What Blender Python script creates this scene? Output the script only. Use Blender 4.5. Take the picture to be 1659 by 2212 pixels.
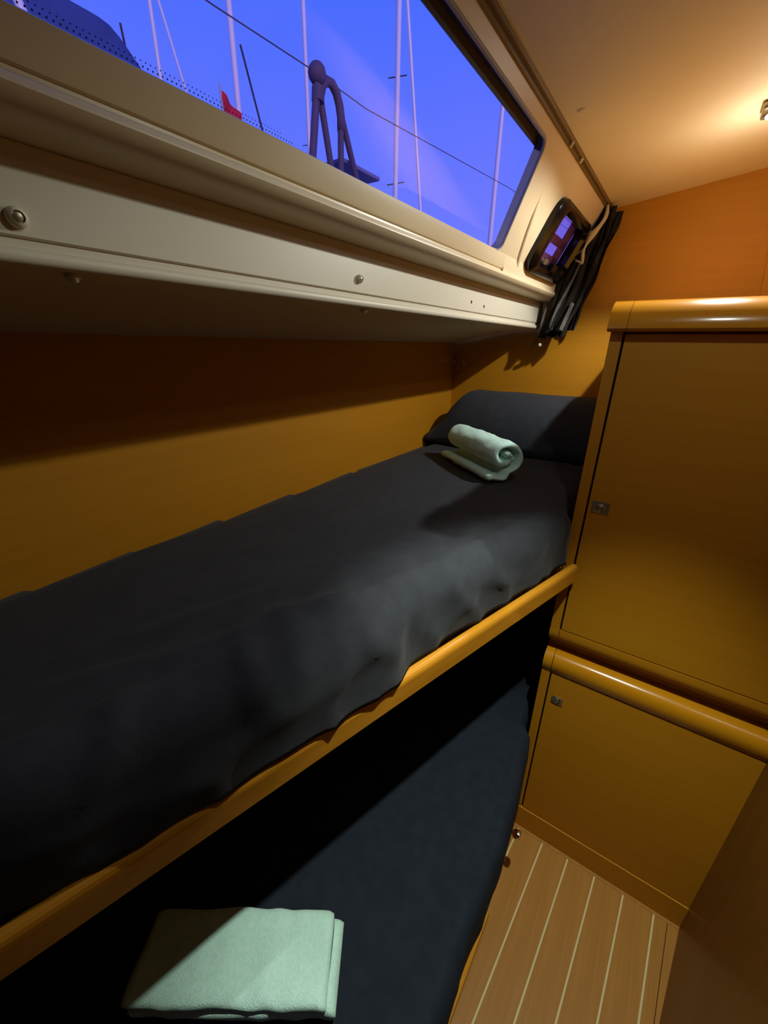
import bpy, bmesh, math, random
from mathutils import Vector, Matrix, noise
random.seed(7)
for o in list(bpy.data.objects): bpy.data.objects.remove(o)
S = bpy.context.scene
C = S.collection
H = 1.504                     # eye height above the cabin sole; z below is measured from eye level

# ------------------------------------------------------------------ camera
cam = bpy.data.cameras.new('camera')
co = bpy.data.objects.new('camera', cam); C.objects.link(co)
cam.sensor_fit = 'VERTICAL'; cam.sensor_height = 24.0; cam.lens = 883.7 / 2212 * 24.0
cam.clip_start = 0.01; cam.clip_end = 400
r_ = Vector((0.819148, 0.573422, 0.013566)); d_ = Vector((0.228163, -0.304054, -0.924928)); f_ = Vector((-0.52625, 0.760748, -0.379899))
mw = Matrix.Identity(4)
for i in range(3):
    mw[i][0] = r_[i]; mw[i][1] = -d_[i]; mw[i][2] = -f_[i]
mw[2][3] = H
co.matrix_world = mw
S.camera = co

# ------------------------------------------------------------------ dusk sky
w = bpy.data.worlds.new('dusk_sky'); S.world = w; w.use_nodes = True
nt = w.node_tree; nt.nodes.clear()
out = nt.nodes.new('ShaderNodeOutputWorld'); bg = nt.nodes.new('ShaderNodeBackground')
tc = nt.nodes.new('ShaderNodeTexCoord'); sx = nt.nodes.new('ShaderNodeSeparateXYZ')
rp = nt.nodes.new('ShaderNodeValToRGB')
nt.links.new(tc.outputs['Generated'], sx.inputs[0]); nt.links.new(sx.outputs['Z'], rp.inputs[0])
e = rp.color_ramp.elements
e[0].position = 0.0; e[0].color = (.34, .30, 1.0, 1)
e[1].position = 1.0; e[1].color = (.02, .07, .62, 1)
x = e.new(.22); x.color = (.17, .215, 1.05, 1)
x = e.new(.50); x.color = (.072, .165, 1.05, 1)
nt.links.new(rp.outputs[0], bg.inputs[0]); bg.inputs[1].default_value = 1.0
nt.links.new(bg.outputs[0], out.inputs[0])

# low pink sun, added to brighten the masts outside
sun = bpy.data.lights.new('mast_fill', 'SUN'); sun.energy = 1.1; sun.color = (1, .62, .72); sun.angle = math.radians(4)
so = bpy.data.objects.new('mast_fill', sun); C.objects.link(so)
so.rotation_euler = Vector((-.80, .50, -.30)).to_track_quat('-Z', 'Y').to_euler()
so.location = (6, -4, 6)

S.view_settings.view_transform = 'Standard'; S.view_settings.look = 'None'
S.view_settings.exposure = 0.0; S.view_settings.gamma = 1.0; S.view_settings.use_curve_mapping = False

# ------------------------------------------------------------------ materials
def base_mat(name, col, rough=.5, spec=.5, metal=0.0, coat=0.0):
    m = bpy.data.materials.new(name); m.use_nodes = True
    b = m.node_tree.nodes['Principled BSDF']
    b.inputs['Base Color'].default_value = (*col, 1); b.inputs['Roughness'].default_value = rough
    b.inputs['Specular IOR Level'].default_value = spec; b.inputs['Metallic'].default_value = metal
    b.inputs['Coat Weight'].default_value = coat; b.inputs['Coat Roughness'].default_value = .12
    return m, m.node_tree, b

def noise_col(m, nt, b, c1, c2, scale=(8, 8, 8), detail=4, bump=0.0, bscale=None, dist=.002):
    t = nt.nodes.new('ShaderNodeTexCoord'); mp = nt.nodes.new('ShaderNodeMapping'); mp.inputs['Scale'].default_value = scale
    n = nt.nodes.new('ShaderNodeTexNoise'); n.inputs['Scale'].default_value = 1; n.inputs['Detail'].default_value = detail
    r = nt.nodes.new('ShaderNodeValToRGB'); r.color_ramp.elements[0].position = .3; r.color_ramp.elements[1].position = .7
    r.color_ramp.elements[0].color = (*c1, 1); r.color_ramp.elements[1].color = (*c2, 1)
    nt.links.new(t.outputs['Object'], mp.inputs[0]); nt.links.new(mp.outputs[0], n.inputs['Vector'])
    nt.links.new(n.outputs['Fac'], r.inputs[0]); nt.links.new(r.outputs[0], b.inputs['Base Color'])
    if bump:
        n2 = n
        if bscale:
            n2 = nt.nodes.new('ShaderNodeTexNoise'); n2.inputs['Scale'].default_value = bscale; n2.inputs['Detail'].default_value = 3
            nt.links.new(t.outputs['Object'], n2.inputs['Vector'])
        bp = nt.nodes.new('ShaderNodeBump'); bp.inputs['Strength'].default_value = bump; bp.inputs['Distance'].default_value = dist
        nt.links.new(n2.outputs['Fac'], bp.inputs['Height']); nt.links.new(bp.outputs[0], b.inputs['Normal'])
    return m

def wood(name, c1, c2, scale, rough=.6, coat=.0):
    m, nt_, b = base_mat(name, c1, rough, .3, 0, coat)
    return noise_col(m, nt_, b, c1, c2, scale, 6)

W1, W2 = (.465, .190, .004), (.505, .210, .006)
M = {}
M['wood_x'] = wood('varnished_teak_along_x', W1, W2, (3, 40, 90))
M['wood_y'] = wood('varnished_teak_along_y', W1, W2, (40, 3, 90))
M['wood_z'] = wood('varnished_teak_along_z', W1, W2, (60, 60, 3))
M['wood_gloss'] = wood('glossy_teak_nosing', W1, W2, (4, 60, 60), .22, .6)
M['rail'] = wood('glossy_orange_rail', (.50, .20, .012), (.58, .25, .018), (40, 3, 60), .32, .8)
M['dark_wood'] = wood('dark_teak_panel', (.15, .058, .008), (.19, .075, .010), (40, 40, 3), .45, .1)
M['plank'] = wood('teak_sole_plank', (.40, .180, .032), (.47, .215, .045), (120, 5, 40), .5, .05)
M['caulk'] = base_mat('cream_caulk', (.72, .62, .32), .6)[0]
m, n_, b = base_mat('cream_gelcoat', (.74, .62, .43), .38, .45); M['cream'] = noise_col(m, n_, b, (.65, .525, .335), (.69, .56, .36), (6, 6, 6), 2, .04, 60, .001)
m, n_, b = base_mat('cream_headliner', (.74, .60, .40), .7, .3); M['ceiling'] = noise_col(m, n_, b, (.69, .59, .41), (.73, .63, .44), (5, 5, 5), 3, .1, 300, .0005)
M['trim'] = base_mat('off_white_fascia', (.66, .60, .47), .45, .4)[0]
M['seam'] = base_mat('dark_seam', (.012, .006, .003), .8, .1)[0]
m, n_, b = base_mat('navy_sheet', (.016, .018, .023), .85, .2); M['navy'] = noise_col(m, n_, b, (.024, .0265, .033), (.031, .034, .042), (40, 40, 40), 5, .25, 500, .001)
b.inputs['Sheen Weight'].default_value = .05
m, n_, b = base_mat('dark_blue_sheet', (.010, .014, .024), .9, .2); M['navy2'] = noise_col(m, n_, b, (.012, .017, .027), (.017, .023, .036), (40, 40, 40), 5, .25, 500, .001)
m, n_, b = base_mat('mint_terry', (.66, .86, .76), .95, .1); M['terry'] = noise_col(m, n_, b, (.52, .80, .69), (.60, .88, .79), (150, 150, 150), 3, .5, 420, .003)
b.inputs['Sheen Weight'].default_value = .3
M['black'] = base_mat('black_plastic', (.004, .003, .003), .16, .35)[0]
M['gasket'] = base_mat('dark_gasket', (.035, .018, .020), .55, .3)[0]
M['greyseal'] = base_mat('pale_seal', (.34, .31, .32), .5, .3)[0]
M['track'] = base_mat('bronze_track', (.20, .135, .06), .35, .5, .3)[0]
M['chrome'] = base_mat('chrome', (.75, .74, .72), .12, .5, 1)[0]
M['brushed'] = base_mat('brushed_nickel', (.30, .27, .17), .35, .5, .8)[0]
m, n_, b = base_mat('black_curtain', (.014, .010, .009), .9, .2); M['curtain'] = noise_col(m, n_, b, (.010, .007, .006), (.03, .024, .020), (30, 30, 20), 4, .3, 200, .002)
m, n_, b = base_mat('grey_mesh_cloth', (.12, .11, .10), .9, .2); M['greycloth'] = noise_col(m, n_, b, (.05, .045, .04), (.2, .19, .17), (50, 50, 25), 4)
M['cord'] = base_mat('cream_cord', (.62, .5, .30), .8, .2)[0]
M['gate'] = base_mat('dull_bronze_tube', (.10, .075, .13), .6, .3)[0]
M['mast'] = base_mat('painted_mast', (.8, .78, .78), .4, .4)[0]
M['rig'] = base_mat('dark_rigging', (.03, .03, .06), .6, .3)[0]
M['wire'] = base_mat('steel_wire', (.45, .44, .46), .4, .4)[0]
m, n_, b = base_mat('blue_canvas', (.03, .07, .22), .9, .1); M['canvas'] = noise_col(m, n_, b, (.03, .07, .2), (.04, .09, .26), (9, 9, 9))
M['flag'] = base_mat('red_flag', (.6, .03, .05), .8, .1)[0]
M['board'] = base_mat('grey_blue_board', (.2, .2, .34), .7, .2)[0]
m, n_, b = base_mat('harbour_water', (.01, .02, .06), .12, .5); M['water'] = noise_col(m, n_, b, (.008, .016, .05), (.014, .026, .07), (1, 1, 1), 4, .3, 2, .05)
M['deck'] = base_mat('white_deck', (.5, .5, .5), .6, .3)[0]

def glass_mat(name, tint, gloss=.05):
    m = bpy.data.materials.new(name); m.use_nodes = True; t = m.node_tree; t.nodes.clear()
    o = t.nodes.new('ShaderNodeOutputMaterial'); tr = t.nodes.new('ShaderNodeBsdfTransparent'); tr.inputs[0].default_value = (*tint, 1)
    g = t.nodes.new('ShaderNodeBsdfGlossy'); g.inputs['Roughness'].default_value = .04
    mx = t.nodes.new('ShaderNodeMixShader'); mx.inputs[0].default_value = gloss
    t.links.new(tr.outputs[0], mx.inputs[1]); t.links.new(g.outputs[0], mx.inputs[2]); t.links.new(mx.outputs[0], o.inputs[0])
    return m
M['glass'] = glass_mat('window_acrylic', (.96, .97, 1), .03)
M['portglass'] = glass_mat('smoked_port_glass', (.92, .55, .72), .05)

def emit_mat(name, col, s):
    m = bpy.data.materials.new(name); m.use_nodes = True; t = m.node_tree; t.nodes.clear()
    o = t.nodes.new('ShaderNodeOutputMaterial'); em = t.nodes.new('ShaderNodeEmission')
    em.inputs[0].default_value = (*col, 1); em.inputs[1].default_value = s
    t.links.new(em.outputs[0], o.inputs[0]); return m
M['led'] = emit_mat('led_lens', (.85, .97, 1), 40)

# ------------------------------------------------------------------ builders (all z from eye level)
def obj(name, bm, mat, parent=None, smooth=False, loc=None):
    bmesh.ops.recalc_face_normals(bm, faces=bm.faces)
    me = bpy.data.meshes.new(name)
    bmesh.ops.translate(bm, verts=bm.verts, vec=(0, 0, H))
    bm.to_mesh(me); bm.free()
    me.materials.append(M[mat] if isinstance(mat, str) else mat)
    if smooth:
        for p in me.polygons: p.use_smooth = True
        if smooth != 2: me.set_sharp_from_angle(angle=math.radians(40))
    o = bpy.data.objects.new(name, me); C.objects.link(o)
    # origin at the base centre of the mesh
    if me.vertices:
        vs = [v.co for v in me.vertices]
        c = Vector(((min(v.x for v in vs) + max(v.x for v in vs)) / 2, (min(v.y for v in vs) + max(v.y for v in vs)) / 2, min(v.z for v in vs)))
        me.transform(Matrix.Translation(-c)); o.location = c
    if parent:
        bpy.context.view_layer.update()
        o.parent = parent; o.matrix_parent_inverse = parent_world(parent).inverted()
    return o

def parent_world(p):
    if p.parent is None: return Matrix.Translation(p.location)
    return parent_world(p.parent) @ p.matrix_parent_inverse @ Matrix.Translation(p.location)

def tag(o, label=None, cat=None, group=None, kind=None):
    if label: o['label'] = label
    if cat: o['category'] = cat
    if group: o['group'] = group
    if kind: o['kind'] = kind
    return o

def thing(name, label, cat, loc, group=None):
    o = bpy.data.objects.new(name, None); C.objects.link(o); o.location = (loc[0], loc[1], loc[2] + H); o.empty_display_size = .05
    return tag(o, label, cat, group)

def struct(name, label=None, loc=(0, 0, 0)):
    o = bpy.data.objects.new(name, None); C.objects.link(o); o.location = (loc[0], loc[1], loc[2] + H); o.empty_display_size = .05
    return tag(o, label, None, None, 'structure')

def add_box(bm, x0, x1, y0, y1, z0, z1, bev=0, seg=2):
    vs = [bm.verts.new((x, y, z)) for x in (x0, x1) for y in (y0, y1) for z in (z0, z1)]
    fs = [(0, 1, 3, 2), (4, 6, 7, 5), (0, 4, 5, 1), (2, 3, 7, 6), (0, 2, 6, 4), (1, 5, 7, 3)]
    fc = [bm.faces.new([vs[i] for i in f]) for f in fs]
    if bev:
        ed = list({e for f in fc for e in f.edges})
        bmesh.ops.bevel(bm, geom=ed, offset=bev, segments=seg, profile=.5, affect='EDGES')
    return bm
def box(*a, **k): return add_box(bmesh.new(), *a, **k)

def add_prism(bm, poly, a0, a1, f):
    """closed polygon poly extruded from a0 to a1; f(u, v, a) -> xyz"""
    A = [bm.verts.new(f(u, v, a0)) for u, v in poly]; B = [bm.verts.new(f(u, v, a1)) for u, v in poly]
    n = len(poly)
    for i in range(n): bm.faces.new((A[i], A[(i + 1) % n], B[(i + 1) % n], B[i]))
    bm.faces.new(A); bm.faces.new(B[::-1]); return bm

def add_strip(bm, pts, y0, y1):
    """open (x, z) profile swept along y"""
    A = [bm.verts.new((x, y0, z)) for x, z in pts]; B = [bm.verts.new((x, y1, z)) for x, z in pts]
    for i in range(len(pts) - 1): bm.faces.new((A[i], A[i + 1], B[i + 1], B[i]))
    return bm

def add_tube(bm, pts, r, n=10, cap=True, closed=False):
    pts = [Vector(p) for p in pts]; rings = []
    R = r if isinstance(r, (list, tuple)) else [r] * len(pts)
    up = None
    for i, p in enumerate(pts):
        if closed: t = pts[(i + 1) % len(pts)] - pts[i - 1]
        else: t = (pts[min(i + 1, len(pts) - 1)] - pts[max(i - 1, 0)])
        t.normalize()
        if up is None:
            up = t.orthogonal().normalized()
        up = (up - t * up.dot(t)); up = up.normalized() if up.length > 1e-6 else t.orthogonal().normalized()
        s = t.cross(up)
        rings.append([bm.verts.new(p + (up * math.cos(a) + s * math.sin(a)) * R[i]) for a in [2 * math.pi * k / n for k in range(n)]])
    m_ = len(rings) if closed else len(rings) - 1
    for i in range(m_):
        a, b2 = rings[i], rings[(i + 1) % len(rings)]
        for k in range(n): bm.faces.new((a[k], a[(k + 1) % n], b2[(k + 1) % n], b2[k]))
    if cap and not closed: bm.faces.new(rings[0][::-1]); bm.faces.new(rings[-1])
    return bm
def tube(*a, **k): return add_tube(bmesh.new(), *a, **k)

def add_lathe(bm, prof, origin, axis, n=20):
    """prof = [(r, h)] turned about axis from origin"""
    axis = Vector(axis).normalized(); u = axis.orthogonal().normalized(); v = axis.cross(u); o = Vector(origin); rings = []
    for r, h in prof:
        rings.append([bm.verts.new(o + axis * h + (u * math.cos(a) + v * math.sin(a)) * max(r, 1e-5)) for a in [2 * math.pi * k / n for k in range(n)]])
    for i in range(len(rings) - 1):
        for k in range(n): bm.faces.new((rings[i][k], rings[i][(k + 1) % n], rings[i + 1][(k + 1) % n], rings[i + 1][k]))
    bm.faces.new(rings[0][::-1]); bm.faces.new(rings[-1]); return bm
def lathe(*a, **k): return add_lathe(bmesh.new(), *a, **k)

def grid(nu, nv, fn, close_u=False):
    bm = bmesh.new()
    V = [[bm.verts.new(fn(i, j)) for j in range(nv)] for i in range(nu)]
    for i in range(nu if close_u else nu - 1):
        for j in range(nv - 1): bm.faces.new((V[i][j], V[(i + 1) % nu][j], V[(i + 1) % nu][j + 1], V[i][j + 1]))
    return bm, V

def smooth01(t): t = max(0, min(1, t)); return t * t * (3 - 2 * t)
def lerp_tab(tab, y):
    if y <= tab[0][0]: return tab[0][1]
    for (a, va), (b2, vb) in zip(tab, tab[1:]):
        if y <= b2: return va + (vb - va) * ((y - a) / (b2 - a))
    return tab[-1][1]

# ------------------------------------------------------------------ key dimensions
XW = -.776          # hull side panel behind the bunks
YB = 1.60           # far bulkhead
YN = -.75           # near end of the cabin
FL = -H             # cabin sole
def ceil_z(x): return .418 + .12 * x
def wall_r(y): return .342 - .15 * (1 - y)

# ------------------------------------------------------------------ the setting
fl = struct('floor', 'teak-and-cream striped cabin sole', (.1, .3, FL))
obj('sole_base', box(XW - .02, .97, YN - .02, YB + .02, FL - .05, FL - .012), 'dark_wood', fl)
def seam_x(x0, y, s=.06): return x0 + s * (y - .988)
xs = [-.111 + .0782 * k for k in range(-1, 6)]
edges = [(x0, .06) for x0 in xs] + [(.313, .075)]
Y0, Y1 = -.70, .986
def add_plank(bm, e0, e1, g0, g1, z0, z1, ya=Y0, yb=Y1):
    P = [(seam_x(e0[0], ya, e0[1]) + g0, ya), (seam_x(e1[0], ya, e1[1]) - g1, ya), (seam_x(e1[0], yb, e1[1]) - g1, yb), (seam_x(e0[0], yb, e0[1]) + g0, yb)]
    return add_prism(bm, P, z0, z1, lambda u, v, a: (u, v, a))
for a, b2 in zip(edges, edges[1:]):
    last = b2 is edges[-1]
    obj('plank', add_plank(bmesh.new(), a, b2, .0022, .0008 if last else .0022, FL - .012, FL), 'plank', fl)
for a in edges[1:-1]:
    obj('caulk_line', add_plank(bmesh.new(), (a[0] - .0022, a[1]), (a[0] + .0022, a[1]), 0, 0, FL - .012, FL + .0004), 'caulk', fl)
bm = bmesh.new()
P = [(seam_x(.313, Y0, .075) + .0008, Y0), (.96, Y0), (.96, .2), (wall_r(.3) + .001, .2), (wall_r(.986) + .01, .986), (.3138, .986)]
add_prism(bm, P, FL - .012, FL, lambda u, v, a: (u, v, a))
obj('border_plank', bm, 'plank', fl)
obj('end_plank', box(-.20, .38, .9868, 1.03, FL - .012, FL), 'plank', fl)
obj('near_plank', box(-.30, .96, YN, Y0 - .001, FL - .012, FL), 'plank', fl)

o = obj('wall_left', box(XW - .02, XW, YN, YB, FL, .03), 'wood_y'); tag(o, 'orange teak hull panel behind the bunks', kind='structure')
BULK = [(XW - .02, FL), (.97, FL), (.97, .56), (-.28, .40), (-.302, .392), (-.312, .37), (-.41, .17), (-.455, .15), (-.46, .06), (XW - .02, .03)]
o = obj('wall_far', add_prism(bmesh.new(), BULK, YB, YB + .02, lambda u, v, a: (u, a, v)), 'wood_x'); tag(o, 'orange teak bulkhead at the far end', kind='structure')
obj('panel_strip', add_prism(bmesh.new(), [(.127, .05), (.40, .05), (.40, .47), (.076, .47)], YB - .012, YB, lambda u, v, a: (u, a, v)), 'wood_z', o)
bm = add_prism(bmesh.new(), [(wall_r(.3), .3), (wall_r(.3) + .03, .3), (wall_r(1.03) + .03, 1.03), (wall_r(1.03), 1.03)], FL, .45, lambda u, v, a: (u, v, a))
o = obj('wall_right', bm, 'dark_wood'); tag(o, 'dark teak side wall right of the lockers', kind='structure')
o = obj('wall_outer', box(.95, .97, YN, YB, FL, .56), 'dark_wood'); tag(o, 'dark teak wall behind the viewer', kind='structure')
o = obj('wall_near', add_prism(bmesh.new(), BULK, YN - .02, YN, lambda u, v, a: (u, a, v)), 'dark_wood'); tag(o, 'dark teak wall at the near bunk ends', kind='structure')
# headliner
bm = add_prism(bmesh.new(), [(-.286, ceil_z(-.286)), (.97, ceil_z(.97)), (.97, ceil_z(.97) + .02), (-.286, ceil_z(-.286) + .02)], YN, YB, lambda u, v, a: (u, a, v))
ce = obj('ceiling', bm, 'ceiling'); tag(ce, 'cream headliner sloping over the cabin', kind='structure')
obj('screw_cap', lathe([(.0075, 0), (.0075, .0015), (.005, .003), (.002, .0032)], (-.256, .967, ceil_z(-.256) + .001), (.12, 0, -1), 14), 'trim', ce, True)

# moulded cabin side with the long window: profile (x, z), constant along y
JL = (-.300, .3757); GT = (-.317, .3585); WB = (-.395, .1918)
side = Vector((WB[0] - JL[0], 0, WB[1] - JL[1])); sl = side.length; side.normalize()
outn = Vector((side.z, 0, -side.x))           # points outboard and up
if outn.x > 0: outn = -outn
def cs(s, y, off=0):                            # point on the cabin-side plane: s down from the joint, off towards outboard
    p = Vector((JL[0], 0, JL[1])) + side * s + outn * off
    return (p.x, y, p.z)
WE = .985                                       # end of the window opening
s_top = (Vector((GT[0], 0, GT[1])) - Vector((JL[0], 0, JL[1]))).length
def outline():
    """window opening outline in (s, y): open on the near end"""
    pts = []
    r = .022
    pts.append((s_top, YN))
    for k in range(7):
        a = math.pi / 2 * k / 6; pts.append((s_top + r - r * math.cos(a), WE - .018 - r + r * math.sin(a)))
    r = .014
    for k in range(7):
        a = math.pi / 2 * k / 6; pts.append((sl - r + r * math.sin(a), WE + .012 - r + r * math.cos(a)))
    pts.append((sl, YN))
    return pts
OUT = outline()
cb = bmesh.new()
# strip above the window
add_strip(cb, [(JL[0] + .002, JL[1] + .003), JL, (cs(s_top, 0)[0], cs(s_top, 0)[2])], YN, WE - .04)
# right-hand field with the opening's rounded end, and a port hole
PY0, PY1, PS0, PS1 = 1.20, 1.455, .075, .19
ring = [cb.verts.new(cs(s, y)) for s, y in OUT[1:-1]]
def V(s, y): return cb.verts.new(cs(s, y))
yR = WE + .05
corner = [V(s_top, WE - .04), V(0, WE - .04), V(0, yR)]
base_n = 7
botR = V(sl, yR)
cb.faces.new([corner[0], corner[1], corner[2]] + ring[:7][::-1])
cb.faces.new([corner[2], botR] + ring[7:][::-1] + [ring[6]])
for (s0, s1, y0, y1) in [(0, sl, yR, PY0), (0, PS0, PY0, PY1), (PS1, sl, PY0, PY1), (0, sl, PY1, YB)]:
    cb.faces.new([V(s0, y0), V(s1, y0), V(s1, y1), V(s0, y1)])
cab = obj('wall_cabin_side', cb, 'cream'); tag(cab, 'cream moulded cabin side around the window', kind='structure')
# lower moulding: flange, groove, bull-nose and its underside down to the shelf
mp = [cs(sl, 0)[::2], (-.3985, .1700), (-.4010, .1650), (-.4040, .1640), (-.4040, .1600), (-.3990, .1590), (-.3960, .1560), (-.3955, .1520), (-.3985, .1475), (-.4050, .1430), (-.4140, .1400), (-.4260, .1385), (-.4380, .1375), (-.4520, .137)]
o = obj('moulding', add_strip(bmesh.new(), mp, YN, WE + .06), 'cream', cab, True)
mp2 = [mp[0], (-.3985, .1700), (-.3995, .1640), (-.3995, .1610)] + mp[5:]
obj('moulding', add_strip(bmesh.new(), mp2, WE + .0601, YB), 'cream', cab, True)
bm = bmesh.new(); bm.faces.new([bm.verts.new((x_, WE + .06, z_)) for x_, z_ in mp[1:6]])
obj('groove_end', bm, 'cream', cab)
# raised ridge closing the window field
rid = []
for k in range(15):
    t = k / 14; s = .045 + (sl + .012 - .045) * t
    rid.append(cs(s, 1.062 + .075 * t ** 1.8, .0055))
obj('ridge', tube(rid, [.0030 + .0075 * smooth01(k / 7) for k in range(15)], 10), 'cream', cab, True)

# the long window
win = struct('window_1', 'long tinted window above the upper bunk', (-.36, .1, .19))
dep = .018
for nm, mt, rng in [('head_reveal', 'gasket', range(0, 6)), ('reveal', 'trim', range(6, len(OUT) - 1))]:
    rv = bmesh.new()
    for i in rng: rv.faces.new([rv.verts.new(cs(*OUT[q], o_)) for q, o_ in [(i, 0), (i + 1, 0), (i + 1, dep), (i, dep)]])
    bmesh.ops.remove_doubles(rv, verts=rv.verts, dist=1e-5)
    obj(nm, rv, mt, win, True)
# pale seal lip along the opening
obj('seal', tube([cs(s + (.0 if i > 8 else -.001), y, -.0005) for i, (s, y) in enumerate(OUT[:-1])], [.0032] * (len(OUT) - 6) + [.0028, .002, .0014, .0008, .0003], 8), 'greyseal', win, True)
pb = bmesh.new()
P0 = [pb.verts.new(cs(s, y, dep + .001)) for s, y in [(s_top - .03, YN), (s_top - .03, WE + .05), (sl + .03, WE + .05), (sl + .03, YN)]]
P1 = [pb.verts.new(cs(s, y, dep + .009)) for s, y in [(s_top - .03, YN), (s_top - .03, WE + .05), (sl + .03, WE + .05), (sl + .03, YN)]]
pb.faces.new(P0); pb.faces.new(P1[::-1])
for i in range(4): pb.faces.new((P0[i], P0[(i + 1) % 4], P1[(i + 1) % 4], P1[i]))
obj('pane', pb, 'glass', win)
hb = bmesh.new()
hv = [hb.verts.new(cs(s, y, o_)) for s in (s_top - .004, s_top + .0130) for y in (YN, WE - .004) for o_ in (dep - .003, dep + .0005)]
for f in [(0, 1, 3, 2), (4, 6, 7, 5), (0, 4, 5, 1), (2, 3, 7, 6), (0, 2, 6, 4), (1, 5, 7, 3)]: hb.faces.new([hv[i] for i in f])
obj('head_mask', hb, 'gasket', win)
# dotted black print along the lower edge of the pane
db = bmesh.new()
for row in range(4):
    s = sl + .004 - row * .0030; rr = .0011 - row * .00018
    ny = int((.80 - YN) / .0040)
    for k in range(ny):
        y = YN + (k + .5 * (row % 2)) * .0040
        if y > .34 + .10 * (6 - row) / 6 and row > 1: continue
        vs = [db.verts.new(cs(s + rr * math.cos(a), y + rr * math.sin(a), dep + .0004)) for a in [math.pi / 3 * q for q in range(6)]]
        db.faces.new(vs)
o = obj('dotted_print', db, 'rig', win); o['kind'] = 'stuff'

# fascia shelf under the window
fas = struct('trim_1', 'off-white fascia strip under the window', (-.45, .4, .05))
YE = 1.588
fp = [(-.452, .138), (-.450, .136), (-.450, .0745), (-.4535, .0730), (-.4535, .0665), (-.4490, .0655), (-.4465, .0625), (-.4465, .0575), (-.4490, .0545), (-.4540, .0535), (-.56, .0480), (XW, .0080)]
obj('fascia_board', add_strip(bmesh.new(), fp, YN, YE), 'trim', fas, True)
def cap(y, z, r): return lathe([(r * 1.15, -.001), (r * 1.2, .003), (r, .0055), (r * .7, .0065), (r * .62, .0045), (r * .3, .004)], (-.450, y, z), (1, 0, 0), 18)
for y, z, r in [(.146, .086, .0062), (.572, .093, .0052)]:
    c_ = obj('screw_cap', cap(y, z, r), 'trim', fas, True)
    obj('screw_head', lathe([(r * .55, 0), (r * .5, .002), (r * .2, .0024)], (-.4462, y, z), (1, 0, 0), 12), 'brushed', c_, True)
for y, z in [(.998, .094), (1.075, .090)]:
    obj('screw_hole', lathe([(.0035, 0), (.003, .0012), (.001, .0006)], (-.450, y, z), (1, 0, 0), 12), 'dark_wood', fas, True)
for x0, y in [(-.462, .180), (-.462, .600), (-.478, 1.080)]:
    obj('clip', lathe([(.006, 0), (.0065, .003), (.004, .006), (.0015, .007)], (x0, y, .0531), (0, 0, -1), 12), 'trim', fas, True)

# portlight: opening port in a black frame
port = struct('window_2', 'small black-framed opening port beside the curtain', (-.37, 1.33, .17))
def rr_pts(s0, s1, y0, y1, r, n=6):
    pts = []
    for cs_, cy, a0 in [(s0 + r, y0 + r, math.pi), (s1 - r, y0 + r, 1.5 * math.pi), (s1 - r, y1 - r, 0), (s0 + r, y1 - r, .5 * math.pi)]:
        for k in range(n + 1):
            a = a0 + math.pi / 2 * k / n
            # angle measured in (y down?) plane: s along cos, y along sin
            pts.append((cs_ + r * math.cos(a), cy + r * math.sin(a)))
    return pts
def frame_mesh(o4, i4, ro, ri, off_b, off_f, bev):
    bm = bmesh.new(); n = len(rr_pts(*o4, ro))
    loops = []
    for (q, r, off) in [(o4, ro, off_b), (o4, ro, off_f + bev), ((o4[0] + bev, o4[1] - bev, o4[2] + bev, o4[3] - bev), ro, off_f), ((i4[0] - bev, i4[1] + bev, i4[2] - bev, i4[3] + bev), ri + bev, off_f), (i4, ri, off_f + bev), (i4, ri, off_b)]:
        loops.append([bm.verts.new(cs(s, y, off)) for s, y in rr_pts(*q, r)])
    for a, b2 in zip(loops, loops[1:]):
        for i in range(n): bm.faces.new((a[i], a[(i + 1) % n], b2[(i + 1) % n], b2[i]))
    return bm
FO = (.056, .218, 1.168, 1.50); FI = (.082, .186, 1.212, 1.45)
pf = obj('frame', frame_mesh(FO, FI, .038, .022, .012, -.022, .010), 'black', port, True)
pb = bmesh.new(); pb.faces.new([pb.verts.new(cs(s, y, .006)) for s, y in rr_pts(.08, .188, 1.208, 1.455, .022)])
obj('pane', pb, 'portglass', port)
def obox(s0, s1, y0, y1, o0, o1, bev=.002):
    bm = bmesh.new()
    vs = [bm.verts.new(cs(s, y, o)) for s in (s0, s1) for y in (y0, y1) for o in (o0, o1)]
    fc = [bm.faces.new([vs[i] for i in f]) for f in [(0, 1, 3, 2), (4, 6, 7, 5), (0, 4, 5, 1), (2, 3, 7, 6), (0, 2, 6, 4), (1, 5, 7, 3)]]
    bmesh.ops.bevel(bm, geom=list({e_ for f in fc for e_ in f.edges}), offset=bev, segments=2, affect='EDGES')
    return bm
obj('latch', obox(.178, .196, 1.30, 1.35, -.030, -.018), 'black', port, True)
obj('latch', obox(.176, .190, 1.225, 1.255, -.027, -.018), 'brushed', port, True)
# outer lid bars seen through the port glass
for s0, s1, y0, y1 in [(.118, .139, 1.20, 1.46), (.163, .19, 1.25, 1.46), (.08, .19, 1.40, 1.46)]:
    obj('outer_bar', obox(s0, s1, y0, y1, .016, .020, .001), 'board', port)

# curtain track between headliner and cabin side
tr = thing('curtain_track', 'bronze curtain track along the edge of the headliner', 'curtain track', (-.293, .4, .36))
tp = [(-.2995, .3757), (-.2985, .3735), (-.2965, .3745), (-.2950, .3800), (-.2925, .3810), (-.2905, .3785), (-.2885, .3790), (-.2872, .3835), (-.2865, .3840), (-.2865, .39), (-.302, .39), (-.302, .3757)]
obj('track', add_prism(bmesh.new(), tp, YN, YB, lambda u, v, a: (u, a, v)), 'track', tr)
for y in (1.066, 1.159):
    obj('glider', lathe([(.0045, 0), (.005, .004), (.003, .009), (.001, .010)], (-.2925, y, .381), (-.1, 0, -1), 10), 'cord', tr, True)

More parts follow.
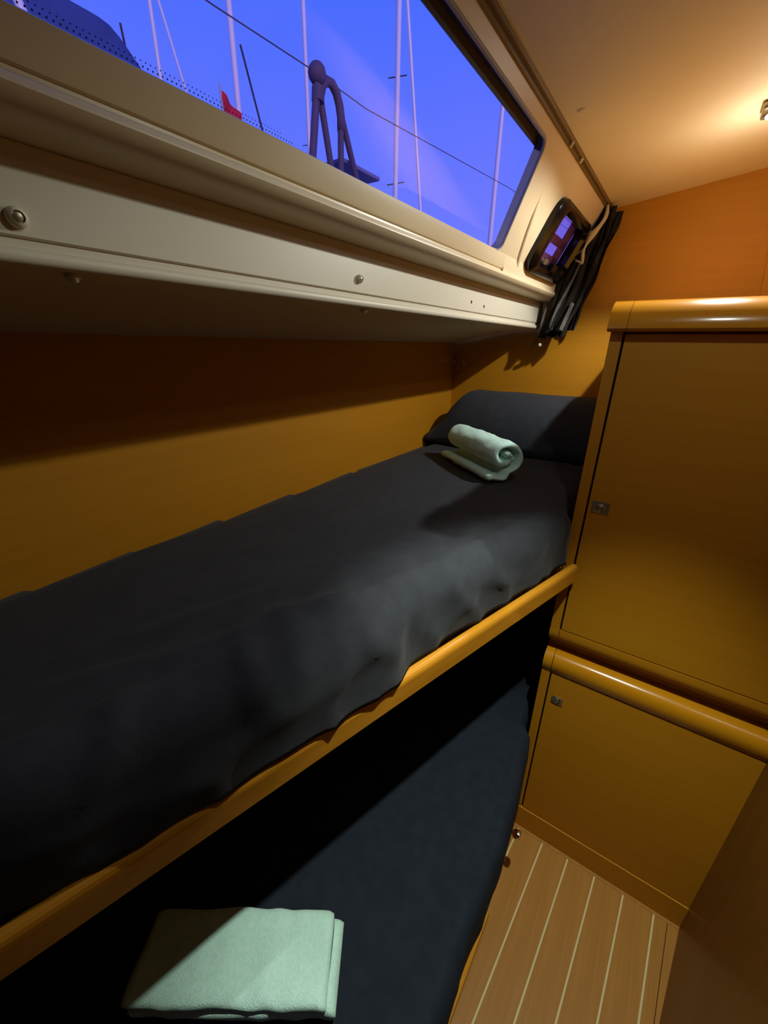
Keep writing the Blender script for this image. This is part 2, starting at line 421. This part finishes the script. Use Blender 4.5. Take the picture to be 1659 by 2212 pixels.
# ------------------------------------------------------------------ bunks
def rail_in(y): return -.386 + .266 * y
ub = thing('upper_bunk', 'upper wooden bunk with an orange lee rail', 'bunk', (-.45, .4, -.55))
def rail_prof():
    # (t across outboard->inboard, z)
    return [(0, -.535), (.018, -.535), (.0185, -.501), (.0178, -.4965), (.0158, -.4925), (.0125, -.4902), (.0100, -.4895), (.0045, -.4895), (.001, -.492), (0, -.497)]
bm = bmesh.new()
add_prism(bm, rail_prof(), YN + .002, .985, lambda u, v, a: (rail_in(a) + u, a, v))
obj('rail', bm, 'rail', ub)
bm = add_prism(bmesh.new(), [(XW, YN + .002), (rail_in(YN), YN + .002), (rail_in(.985), .985), (-.145, .99), (-.145, YB), (XW, YB)], -.535, -.515, lambda u, v, a: (u, v, a))
obj('base_board', bm, 'wood_y', ub)

FOLDS = [(.12, .06, .06, .30, .006), (.09, .27, .035, .42, .007), (.16, .44, .06, .64, .006), (.01, .34, .12, .45, .005), (.05, .62, .11, .80, .006), (.17, .12, .14, .36, .004), (.06, -.16, .09, .08, .005)]
def mattress(name, mat, front, ztop, zbot, y0, y1, label, wr, seedv, hang, rad):
    NU, NV = 84, 190
    def fn(i, j):
        y = y0 + (y1 - y0) * j / (NV - 1)
        xf = front(y); x0 = XW + .003
        t = i / (NU - 1)
        # profile path: back bottom -> back top -> front top -> front bottom
        r = rad; L1 = ztop - zbot - .02; L2 = (xf - x0) - .02 - r; L3 = math.pi / 2 * r; L4 = max(ztop - zbot - r, .005)
        Lt = L1 + L2 + L3 + L4; d = t * Lt
        n_ = Vector((0, 0, 1))
        if d < L1: p = Vector((x0, y, zbot + d)); n_ = Vector((0, 0, 0))
        elif d < L1 + L2:
            q = (d - L1) / L2; p = Vector((x0 + .02 * smooth01(q * 8) + q * L2, y, ztop - .02 * (1 - smooth01(q * 12)))); 
        elif d < L1 + L2 + L3:
            a = (d - L1 - L2) / r; p = Vector((xf - r + r * math.sin(a), y, ztop - r + r * math.cos(a))); n_ = Vector((math.sin(a), 0, math.cos(a)))
        else:
            p = Vector((xf, y, ztop - r - (d - L1 - L2 - L3))); n_ = Vector((1, 0, 0))
        k = noise.noise(Vector((p.x * 5 + seedv, y * 4, 1))) * .006 + noise.noise(Vector((p.x * 13, y * 9 + seedv, 4))) * .0025
        # creases near the front edge
        fe = math.exp(-((xf - p.x) / .10) ** 2)
        cr = 1 - abs(noise.noise(Vector((p.x * 6 + y * 9, (p.x - y) * 3.0 + p.z * 8, seedv))))
        k += wr * fe * (cr ** 3 - .35) * .010
        for (d0, ya, d1, yb, am) in FOLDS:
            ax_, ay_ = d1 - d0, yb - ya; pd, py = (xf - p.x + (ztop - p.z)) - d0, y - ya
            tt = max(0, min(1, (pd * ax_ + py * ay_) / (ax_ ** 2 + ay_ ** 2)))
            dd = math.hypot(pd - ax_ * tt, py - ay_ * tt)
            k += wr * am * math.exp(-(dd / .016) ** 2) * math.sin(math.pi * (.1 + .8 * tt))
        if n_.z > .99: k -= .006
        if d > L1 + L2 * .97:
            fe2 = smooth01((d - L1 - L2 * .97) / (L3 + L4)); k += hang(y) * fe2
        p += n_ * k
        if j == 0 or j == NV - 1: p.z = min(p.z, ztop - .012)
        return p
    bm, Vv = grid(NU, NV, fn)
    for j in (0, NV - 1):
        bm.faces.new([Vv[i][j] for i in range(NU)])
    for j in range(NV - 1): bm.faces.new((Vv[0][j], Vv[0][j + 1], Vv[-1][j + 1], Vv[-1][j]))
    o = obj(name, bm, mat, None, 2)
    tag(o, label, 'mattress')
    return o
def up_front(y):
    return rail_in(y) - .004 if y < .965 else rail_in(.965) - .004 + (-.158 - rail_in(.965) + .004) * smooth01((y - .965) / .025)
def up_hang(y):
    v = .020 * smooth01((y + .05) / .18) * (1 - smooth01((y - .41) / .05)) + .008 * math.exp(-((y - .62) / .10) ** 2)
    return v + .003 * noise.noise(Vector((y * 14, 0, 0)))
mattress('mattress', 'navy', up_front, -.345, -.488, YN + .01, YB - .004, 'black-sheeted mattress on the upper bunk with its front edge creased', 1.0, 3.1, up_hang, .06)

LT = [(-.8, -.098), (.20, -.092), (.33, -.090), (.44, -.098), (.55, -.094), (.63, -.093), (.76, -.103), (.965, -.132), (.995, -.156), (1.2, -.172), (1.6, -.20)]
def low_front(y): return lerp_tab(LT, y)
mattress('mattress', 'navy2', low_front, -1.05, -1.168, YN + .01, YB - .004, 'dark navy mattress on the lower bunk beside the floor', .35, 8.7, lambda y: .004, .035)

lb = thing('lower_bunk', 'lower wooden bunk with front panel down to the floor', 'bunk', (-.3, .4, FL))
obj('front_panel', box(-.165, -.147, YN + .002, .984, FL + .001, -1.19), 'wood_y', lb)
obj('front_rail', box(-.147, -.083, YN + .002, .560, -1.205, -1.168, bev=.006), 'rail', lb, True)
obj('base_board', add_prism(bmesh.new(), [(XW, YN + .002), (-.147, YN + .002), (-.147, .98), (-.20, .98), (-.20, YB), (XW, YB)], -1.186, -1.1695, lambda u, v, a: (u, v, a)), 'wood_y', lb)
kn = obj('knob', lathe([(.012, 0), (.012, .003), (.0055, .006), (.0055, .040), (.012, .046), (.0140, .054), (.0125, .061), (.005, .064)], (-.147, .828, -1.293), (1, 0, 0), 20), 'chrome', lb, True)
kn['label'] = 'small chrome knob'

# bolster at the head of the upper bunk
def bol(i, j):
    NU, NV = 40, 26
    x = -.772 + (.622) * i / (NU - 1); t = j / (NV - 1)
    h = .172 * smooth01((x + .80) / .17) * (1 - .02 * (x + .5)) + .012
    if i == NU - 1: h *= .9
    y0_, yt, y1_ = 1.375, 1.50, 1.594
    if t < .6:
        a = t / .6 * math.pi / 2; y = yt - (yt - y0_) * math.cos(a) ** .8; z = h * math.sin(a) ** .85
    else:
        a = (t - .6) / .4 * math.pi / 2; y = yt + (y1_ - yt) * math.sin(a) ** .75; z = h * (1 - .25 * (1 - math.cos(a)) ** 2) if t < 1 else 0
    k = noise.noise(Vector((x * 7, y * 7, z * 7))) * .006
    return Vector((x, y, -.341 + z + (k if 0 < t < 1 else 0)))
bm, Vv = grid(40, 26, bol)
for i in (0, 39): bm.faces.new(Vv[i])
for i in range(39): bm.faces.new((Vv[i][0], Vv[i + 1][0], Vv[i + 1][-1], Vv[i][-1]))
tag(obj('bolster', bm, 'navy', None, 2), 'dark navy bolster raised against the far bulkhead on the upper bunk', 'bolster')

# ------------------------------------------------------------------ lockers
YF = 1.0; XL = -.142; XR = .3425; XS = -.118
up = thing('locker', 'tall upper teak locker with a rounded top nosing', 'locker', (.1, 1.2, -.735))
obj('carcass', box(XL, XR, YF + .014, YB - .002, -.732, .050), 'wood_z', up)
obj('stile', box(XL, XS - .0015, YF - .001, YF + .0138, -.700, .029, bev=.001), 'wood_z', up)
dr = obj('door', box(XS + .0030, .304, YF, YF + .013, -.694, .0245, bev=.001), 'wood_x', up)
obj('stile', box(.3065, XR, YF, YF + .0138, -.700, .029, bev=.001), 'wood_z', up)
def latch(xc, zc, wx, hz, par):
    obj('latch_plate', box(xc - wx / 2, xc + wx / 2, YF - .0022, YF - .0002, zc - hz / 2, zc + hz / 2, bev=.0007), 'brushed', par, True)
    rg = [(xc + .0085 * math.cos(a), YF - .0030, zc + .0085 * math.sin(a)) for a in [2 * math.pi * k / 24 for k in range(24)]]
    obj('latch_ring', tube(rg, .0012, 8, closed=True), 'chrome', par, True)
    obj('latch_button', lathe([(.0065, 0), (.0065, .001), (.005, .0022), (.002, .0026)], (xc, YF - .0022, zc), (0, -1, 0), 16), 'brushed', par, True)
obj('gap_shade', box(XS - .0012, XS + .0027, YF + .004, YF + .0138, -.694, .028), 'seam', up)  # dark strip added in the door gap to stand in for its shade
latch(-.089, -.340, .036, .028, dr)
def nose(pts, x0, x1, bev=0):
    bm = add_prism(bmesh.new(), pts, x0, x1, lambda u, v, a: (a, u, v)); return bm
cap_p = [(YF + .02, .029), (YF - .024, .029), (YF - .028, .032)] + [(YF + .030 - .060 * math.cos(math.pi / 2 * k / 10), .034 + .052 * math.sin(math.pi / 2 * k / 10)) for k in range(11)] + [(YF + .05, .086), (YF + .05, .052), (YF + .02, .052)]
obj('nosing', nose(cap_p, XS + .006, XR), 'wood_gloss', up, True)
obj('nosing_end', nose(cap_p, XL - .004, XS + .0052), 'wood_gloss', up, True)
obj('top_board', box(XL, XR, YF + .051, YB - .002, .0505, .0855), 'wood_x', up)
bot_p = [(YF, -.6965), (YF + .02, -.6965), (YF + .05, -.731), (YF + .05, -.747), (YF + .034, -.747), (YF + .020, -.744), (YF + .008, -.736), (YF + .001, -.724), (YF - .001, -.712)]
obj('bottom_nosing', nose(bot_p, XS + .001, XR), 'wood_x', up, True)
obj('bottom_nosing', nose([(u - (.001 if u < YF + .04 else 0), v) for u, v in bot_p], XL, XS - .0005), 'wood_x', up, True)

lo = thing('locker', 'low teak locker under the upper one with a bright rounded front edge', 'locker', (.1, 1.2, FL))
obj('carcass', box(XL, XR, YF + .014, YB - .002, FL + .001, -.785), 'wood_z', lo)
obj('recess_board', box(XL, XR, YF + .036, YB - .002, -.784, -.7475), 'wood_x', lo)
top_p = [(YF + .035, -.784), (YF + .035, -.7745), (YF + .020, -.7755), (YF + .005, -.780), (YF - .004, -.788), (YF - .009, -.799), (YF - .010, -.812), (YF - .006, -.828), (YF + .0, -.839), (YF + .013, -.839), (YF + .0138, -.784)]
obj('top_nosing', nose(top_p, XS + .001, XR), 'wood_gloss', lo, True)
obj('top_nosing', nose(top_p, XL, XS - .0008), 'wood_gloss', lo, True)
obj('stile', box(XL, XS - .0015, YF - .001, YF + .0138, -1.415, -.840, bev=.001), 'wood_z', lo)
dl = obj('door', box(XS + .0030, XR, YF, YF + .013, -1.414, -.8415, bev=.001), 'wood_x', lo)
obj('gap_shade', box(XS - .0012, XS + .0027, YF + .004, YF + .0138, -1.414, -.842), 'seam', lo)  # shade of the lower door gap, put in as a dark strip
latch(-.087, -.927, .030, .026, dl)
obj('plinth', box(XL, XR, YF - .004, YF + .0138, FL + .001, -1.4165, bev=.0015), 'wood_x', lo)

# ------------------------------------------------------------------ towels
def terry(p, s, amp):
    return amp * noise.noise(p * s) + amp * .4 * noise.noise(p * s * 2.7)
def rolled_towel():
    ax = Vector((.80, -.60, 0)); nn = Vector((-.60, -.80, 0)); org = Vector((-.452, 1.150, -.344)); L = .285
    path = []
    # flap lying under the roll, then the spiral
    R0, th = .056, .025
    cz = R0 + .022
    for k in range(7): path.append((.050 - .050 * k / 6, .011 + .002 * math.sin(k)))
    turns = 1.62; N = 54
    for k in range(1, N):
        a = k / N * turns * 2 * math.pi; r = (R0 - th / 2) - (th * 1.02) * (a / (2 * math.pi))
        r = max(r, .006)
        path.append((-r * math.sin(a) * 1.12, cz - .010 - r * math.cos(a) * .98))
    n = len(path); NL = 28
    bm = bmesh.new()
    pts = []
    for i, (u, v) in enumerate(path):
        a = path[max(i - 1, 0)]; b2 = path[min(i + 1, n - 1)]
        t = Vector((b2[0] - a[0], b2[1] - a[1])).normalized(); q = Vector((-t.y, t.x))
        w_ = th / 2 * (.80 if 0 < i < n - 1 else .5)
        pts.append(((u, v), q, w_))
    def P3(u, v, l): return org + nn * u + ax * l + Vector((0, 0, v))
    loops = []
    for li in range(NL):
        l = (li / (NL - 1) - .5) * L
        e_ = min(li, NL - 1 - li); f2 = [.35, .78, .95][e_] if e_ < 3 else 1
        lo_ = []
        side_a = []; side_b = []
        for i, ((u, v), q, w_) in enumerate(pts):
            jit = .004 * noise.noise(Vector((i * .23, 3, 1 if l > 0 else 9)))
            ll = l + (jit + .008 * math.sin(i * .16) * (1 if l > 0 else 1)) * (abs(l) / (L / 2)) ** 3 + (-.012 if i < 6 and l < 0 else 0) * 1
            pa = P3(u + q.x * w_ * f2, v + q.y * w_ * f2, ll); pb_ = P3(u - q.x * w_ * f2, v - q.y * w_ * f2, ll)
            k1 = terry(pa, 32, .0040); k2 = terry(pb_, 32, .0040)
            dq = nn * q.x + Vector((0, 0, q.y))
            pa = pa + dq * k1; pb_ = pb_ - dq * k2
            pa.z = max(pa.z, -.3445); pb_.z = max(pb_.z, -.3445)
            side_a.append(pa); side_b.append(pb_)
        loops.append([bm.verts.new(p) for p in side_a + side_b[::-1]])
    m2 = len(loops[0])
    for a, b2 in zip(loops, loops[1:]):
        for i in range(m2): bm.faces.new((a[i], a[(i + 1) % m2], b2[(i + 1) % m2], b2[i]))
    for lp in (loops[0], loops[-1]):
        for i in range(n - 1): bm.faces.new((lp[i], lp[i + 1], lp[m2 - 2 - i], lp[m2 - 1 - i]))
    o = obj('towel', bm, 'terry', None, 2)
    return tag(o, 'pale mint rolled towel on the upper mattress near the bolster', 'towel')
rolled_towel()

def towel_fold(par, name, org, a, b2, L, Wd, h, z0, seedv, r=.018):
    NU, NV = 44, 22
    def fn(i, j):
        t = i / (NU - 1); u = (t - .5) * L
        ang = j / NV * 2 * math.pi
        c_, s_ = math.cos(ang), math.sin(ang)
        ex = .42
        v = math.copysign(abs(c_) ** ex, c_) * Wd / 2; z = math.copysign(abs(s_) ** .55, s_) * h / 2 + h / 2
        e_ = min(i, NU - 1 - i); k = [.80, .93, .98][e_] if e_ < 3 else 1
        zz = z0 + h / 2 + (z - h / 2) * (k if e_ else .55)
        p = org + a * (u + .005 * noise.noise(Vector((v * 20, seedv, 2)))) + b2 * (v * (1 if e_ else .97) + .006 * noise.noise(Vector((u * 11, seedv, 0))) + .002 * noise.noise(Vector((u * 33, seedv, 5))))
        dz = .010 * noise.noise(Vector((u * 9 + seedv, v * 10, 0))) + .0025 * noise.noise(Vector((u * 40, v * 40, seedv)))
        p.z = zz + (dz if z > h * .3 else 0)
        return p
    bm, Vv = grid(NV, NU, lambda j, i: fn(i, j), close_u=True)
    for i in (0, NU - 1): bm.faces.new([Vv[j][i] for j in range(NV)])
    return obj(name, bm, 'terry', par, 2)
ft = thing('towel', 'pale mint folded towel lying flat on the lower mattress', 'towel', (-.41, .16, -1.05))
ta = Vector((.286, .196, 0)).normalized(); tb = Vector((-ta.y, ta.x, 0))
oc = Vector((-.412, .163, 0))
towel_fold(ft, 'lower_fold', oc + ta * .006, ta, tb, .345, .126, .030, -1.0495, 2.2)
towel_fold(ft, 'upper_fold', oc - ta * .004, ta, tb, .335, .126, .030, -1.0240, 5.7)

# ------------------------------------------------------------------ curtain bunched in the corner
cu = thing('curtain', 'black curtain bunched in the corner beside the small port', 'curtain', (-.38, 1.53, .01))
def drape(name, mat, n, ctr, wid, t0, t1, seedv, amp, par, thick=.0):
    NV = 26
    def fn(i, j):
        t = t0 + (t1 - t0) * j / (NV - 1); q = i / (n - 1) - .5
        c_ = ctr(t); w_ = wid(t)
        ph = i * 1.9 + seedv
        dy = -.55 * q * w_ * 1.0 + amp * math.sin(ph) * (1 + .4 * math.sin(t * 7 + seedv))
        dx = q * w_ + amp * .5 * math.cos(ph * 1.3)
        k = noise.noise(Vector((i * .4, t * 5, seedv))) * .008
        return Vector((c_.x + dx + k, c_.y + dy + k, c_.z + noise.noise(Vector((i * .9, seedv, 2))) * .012 * t))
    bm, _ = grid(n, NV, fn)
    return obj(name, bm, mat, par, 2)
def cctr(t): return Vector((-.300, 1.548, .372)).lerp(Vector((-.402, 1.548, .02)), t)
def cwid(t): return .062 + .034 * math.sin(min(t, 1) * math.pi * .8)
drape('drape', 'curtain', 34, cctr, cwid, 0, .97, 1.3, .012, cu)
drape('drape', 'curtain', 26, lambda t: cctr(t) + Vector((.022, .030, -.005)), lambda t: .05 + .03 * t, 0.0, .90, 4.1, .008, cu)
drape('drape', 'greycloth', 16, lambda t: cctr(t) + Vector((.014, -.028, 0)), lambda t: .050, .70, .92, 7.7, .008, cu)
# front folds, as soft rolled pleats
for q, (dx, dy, r0, mt, ta0, ta1) in enumerate([(-.028, -.030, .010, 'curtain', .16, .98), (-.010, -.038, .012, 'curtain', .22, .95), (.012, -.024, .011, 'curtain', .05, .93), (.030, .006, .009, 'curtain', .02, .85), (.0, -.052, .0045, 'greycloth', .40, .9), (-.042, -.020, .004, 'greycloth', .72, 1.04)]):
    pts = []; rs = []
    for k in range(18):
        t = ta0 + (ta1 - ta0) * k / 17; p = cctr(t) + Vector((dx + .006 * math.sin(t * 9 + q), dy + .006 * math.cos(t * 7 + q * 2), 0))
        pts.append(p); rs.append(r0 * (.6 + .5 * math.sin(math.pi * k / 17)) + .002 * noise.noise(Vector((k * .5, q, 0))))
    obj('pleat', tube(pts, rs, 8), mt, cu, 2)
pts = []; rs = []
for k in range(22):
    t = k / 21; p = cctr(t * .42) + Vector((.008 + .010 * math.sin(t * 7), -.052 + .05 * (1 - t) * .6, .006))
    pts.append(p); rs.append(.0035 + .006 * max(0, math.sin(t * 3.1)) * (.7 + .3 * math.sin(t * 15)))
obj('tie_cord', tube(pts, rs, 8), 'cord', cu, 2)['label'] = 'twisted cream tie cord'
hk = [cctr(.42) + Vector((.008 + .010 * math.sin(7) - .012 * k, -.052 + .004 * k, .006 + .010 * math.sin(k * .9))) for k in range(5)]
obj('cord_end', tube(hk, .0035, 8), 'cord', cu, 2)
obj('bead', lathe([(.001, 0), (.0045, .002), (.0058, .006), (.0045, .010), (.001, .012)], (-.428, 1.535, -.002), (0, 0, 1), 12), 'trim', cu, 2)

# ------------------------------------------------------------------ small fittings
hr = thing('hook_rail', 'small chrome hook rail on the bulkhead under the shelf', 'hook', (-.742, 1.59, -.06))
obj('bar', tube([(-.768, 1.588, -.057), (-.718, 1.588, -.058)], .0016, 8), 'chrome', hr, True)
for x_ in (-.763, -.722):
    obj('hook', tube([(x_, 1.599, -.053), (x_, 1.588, -.053), (x_, 1.580, -.058), (x_, 1.579, -.064), (x_, 1.584, -.068)], .0022, 8), 'chrome', hr, True)
o = obj('wall_hook', lathe([(.006, 0), (.006, .002), (.0025, .004), (.0025, .010), (.004, .012), (.001, .014)], (XW, 1.51, -.055), (1, 0, 0), 12), 'chrome', None, True)
tag(o, 'tiny chrome stud on the hull panel left of the hook rail', 'hook')

# ------------------------------------------------------------------ ceiling spotlights
def spotlight(x, y, label):
    z = ceil_z(x)
    t = thing('ceiling_light', label, 'ceiling light', (x, y, z - .02))
    bm = box(-.027, .027, -.027, .027, -.014, .0, bev=.005)
    for v in bm.verts: v.co = Vector((v.co.x + x, v.co.y + y, v.co.z + z + .12 * v.co.x - .12 * 0))
    obj('housing', bm, 'brushed', t, True)
    obj('bezel', lathe([(.023, 0), (.023, .004), (.020, .006), (.019, .002)], (x, y, z - .0142), (0, 0, -1), 24), 'chrome', t, True)
    obj('lens', lathe([(.0185, 0), (.0175, .005), (.012, .008), (.004, .0095)], (x, y, z - .0165), (0, 0, -1), 24), 'led', t, True)
    return t
def lamp(name, kind, loc, energy, col, par, **k):
    l = bpy.data.lights.new(name, kind); l.energy = energy; l.color = col
    for a, v in k.items(): setattr(l, a, v)
    o = bpy.data.objects.new(name, l); C.objects.link(o); o.location = (loc[0], loc[1], loc[2] + H)
    o.parent = par; o.matrix_parent_inverse = parent_world(par).inverted()
    return o
LA = (.032, 1.215); LB = (.05, .52)
a = spotlight(*LA, 'lit square spotlight above the upper locker')
gl = lamp('lamp_glow', 'SPOT', (LA[0], LA[1], ceil_z(LA[0]) - .030), 20.0, (.97, 1, .96), a, shadow_soft_size=.009, spot_size=math.radians(128), spot_blend=.3)
gl.rotation_euler = Vector((-.27, -.22, -.93)).to_track_quat('-Z', 'Y').to_euler()
lamp('ceiling_fill', 'POINT', (LA[0], LA[1], ceil_z(LA[0]) - .10), 0.75, (1, .96, .82), a, shadow_soft_size=.012)  # unseen point light added below the lens to lift the ceiling
b_ = spotlight(*LB, 'lit square spotlight over the cabin floor in front of the lockers')
lamp('lamp_beam', 'SPOT', (LB[0], LB[1], ceil_z(LB[0]) - .034), 52.0, (.92, 1, .86), b_, shadow_soft_size=.012, spot_size=math.radians(66), spot_blend=.7)

lamp('lamp_wide', 'SPOT', (LB[0], LB[1], ceil_z(LB[0]) - .034), 2.6, (.9, 1, .86), b_, shadow_soft_size=.012, spot_size=math.radians(150), spot_blend=.3)

# ------------------------------------------------------------------ outside the window
o = obj('water', box(-90, -1.6, -60, 90, -1.25, -1.20), 'water'); tag(o, 'dark harbour water outside', kind='structure')
o = obj('side_deck', box(-1.30, -.80, YN - .5, 4.5, -.02, .03), 'deck'); tag(o, 'white side deck outside the window', kind='structure')
WZ = -1.20
def mast(x, y, top, r, label, spreaders=(), stays=(), grp='masts in the harbour', lean=0):
    t = thing('mast', label, 'mast', (x, y, WZ), None)
    obj('pole', tube([(x, y, WZ), (x, y, top * .6), (x, y, top)], [r, r, r * .8], 10), 'mast', t, True)
    for z in spreaders:
        obj('spreader', tube([(x - .13, y - .11, z - .03), (x, y, z), (x + .13, y + .11, z + .03)], .010, 6), 'rig', t, True)
    for (x1, y1, z1, x2, y2, z2, rr, mt) in stays:
        obj('stay', tube([(x1, y1, z1), (x2, y2, z2)], rr, 6), mt, t, True)
    return t
def ln(p, q, e0, e1):          # extend the stretch p->q beyond both ends
    p = Vector(p); q = Vector(q); d = q - p; a = p - d * e0; c_ = q + d * e1; return (*a, *c_)
mast(-9.27, 7.62, 9.6, .060, 'pale mast left of the dark deck gate', (), [(*ln((-9.932, 8.388, 6.187), (-9.748, 8.601, 4.96), .02, 4.2), .022, 'rig')])
mast(-9.63, 10.16, 12.0, .050, 'faint mast passing behind the ball of the deck gate', (4.9,))
mast(-5.58, 8.30, 9.5, .048, 'pale mast right of the dark deck gate with a raking stay', (4.55, 2.95), [(*ln((-5.459, 8.378, 5.555), (-5.148, 8.573, 2.545), .9, 1.1), .030, 'mast')])
mast(-4.25, 10.14, 4.75, .050, 'pale mast nearest the right end of the window', ())
mast(-3.62, 10.6, 8.0, .016, 'thin dark pole at the right corner of the window', ())
mast(-10.98, 6.96, 10.0, .040, 'thin mast in the left part of the window with a second stay', (), [(*ln((-10.886, 7.106, 6.635), (-10.733, 7.335, 5.396), 1.0, 4.2), .026, 'mast')])
o = thing('flag_pole', 'small red flag on a staff at the lower edge of the window', 'flag', (-6, 4.65, WZ))
obj('staff', tube([(-6, 4.66, WZ), (-6, 4.655, 3.20)], .014, 8), 'wire', o, True)
bm, _ = grid(10, 7, lambda i, j: Vector((-6 + .03 * math.sin(i * .9 + j * .3), 4.655 + .30 * i / 9, 3.14 - .16 * i / 9 - (.24 - .06 * i / 9) * j / 6)))
obj('cloth', bm, 'flag', o, 2)
# deck gate: braced stanchions with ball top, hoop and lifeline
g = thing('deck_gate', 'dark tubular deck gate with a ball top seen through the window', 'gate', (-1.1, 1.25, .03))
gx = -1.1
def gt(p, q, r=.012, nm='brace'):
    p = Vector(p); q = Vector(q); e_ = q + (q - p) * ((.03 - q.z) / (q.z - p.z))
    obj(nm, tube([p, e_], r, 10), 'gate', g, True)
gt((gx, 1.207, .725), (gx, 1.176, .55), .0115, 'leg')
gt((gx, 1.215, .70), (gx, 1.254, .549), .010, 'leg')
gt((gx, 1.312, .68), (gx, 1.308, .557), .010, 'leg')
gt((gx, 1.314, .68), (gx, 1.380, .554), .010, 'leg')
hp = [(gx, 1.215, .690), (gx, 1.228, .722), (gx, 1.248, .740), (gx, 1.272, .742), (gx, 1.293, .728), (gx, 1.306, .704), (gx, 1.313, .675), (gx, 1.313, .64)]
obj('hoop', tube(hp, .013, 10), 'gate', g, 2)
obj('ball', lathe([(.001, -.028), (.016, -.024), (.025, -.012), (.027, 0), (.024, .012), (.015, .022), (.001, .027)], (gx, 1.207, .742), (0, 0, 1), 16), 'gate', g, 2)
obj('collar', tube([(gx, 1.210, .71), (gx, 1.206, .675)], .019, 12), 'gate', g, True)
o = obj('lifeline', tube([(gx, .30, .715), (gx, .858, .727), (gx, 1.207, .742), (gx, 1.445, .742), (gx, 2.83, .86), (gx, 4.4, .93)], .0016, 8), 'gate', None, True)
tag(o, 'thin dark lifeline wire running through the ball of the deck gate', 'wire')
o = obj('boarding_plank', box(-1.40, -1.118, 1.34, 1.56, .572, .586, bev=.006), 'board', None, True)
tag(o, 'flat grey board at the foot of the deck gate', 'board')
# neighbour's spray hood
sp = thing('spray_hood', 'dark blue canvas spray hood at the left of the window', 'canopy', (-3.2, 1.2, WZ))
def hood(i, j):
    y = .55 + 1.27 * i / 27; t = j / 15
    z = 1.53 + .165 * smooth01((y - .5) / .7) - .20 * smooth01((y - 1.62) / .22) 
    a = math.pi * t
    return Vector((-3.35 - .55 * math.cos(a) * -1, y, .75 + (z - .75) * math.sin(a) ** .45))
bm, _ = grid(28, 16, hood); obj('canvas', bm, 'canvas', sp, 2)
for y in (.6, 1.2, 1.75):
    pts = []
    for k in range(13):
        a = math.pi * k / 12; pts.append((-3.35 + .53 * math.cos(a), y, .75 + (1.46 - .75) * max(math.sin(a), 0) ** .45))
    obj('hoop', tube([(pts[0][0], y, WZ)] + pts + [(pts[-1][0], y, WZ)], .012, 8), 'wire', sp, True)
obj('aerial', tube([(-3.0, 1.72, 1.40), (-3.0, 1.705, 1.62)], .006, 6), 'rig', sp, True)
o = obj('white_post', tube([(-2.6, 1.070, WZ), (-2.6, 1.070, 1.248), (-2.6, 1.014, 1.404)], .019, 10), 'mast', None, True)
tag(o, 'bright white post at the top left corner of the window', 'post')
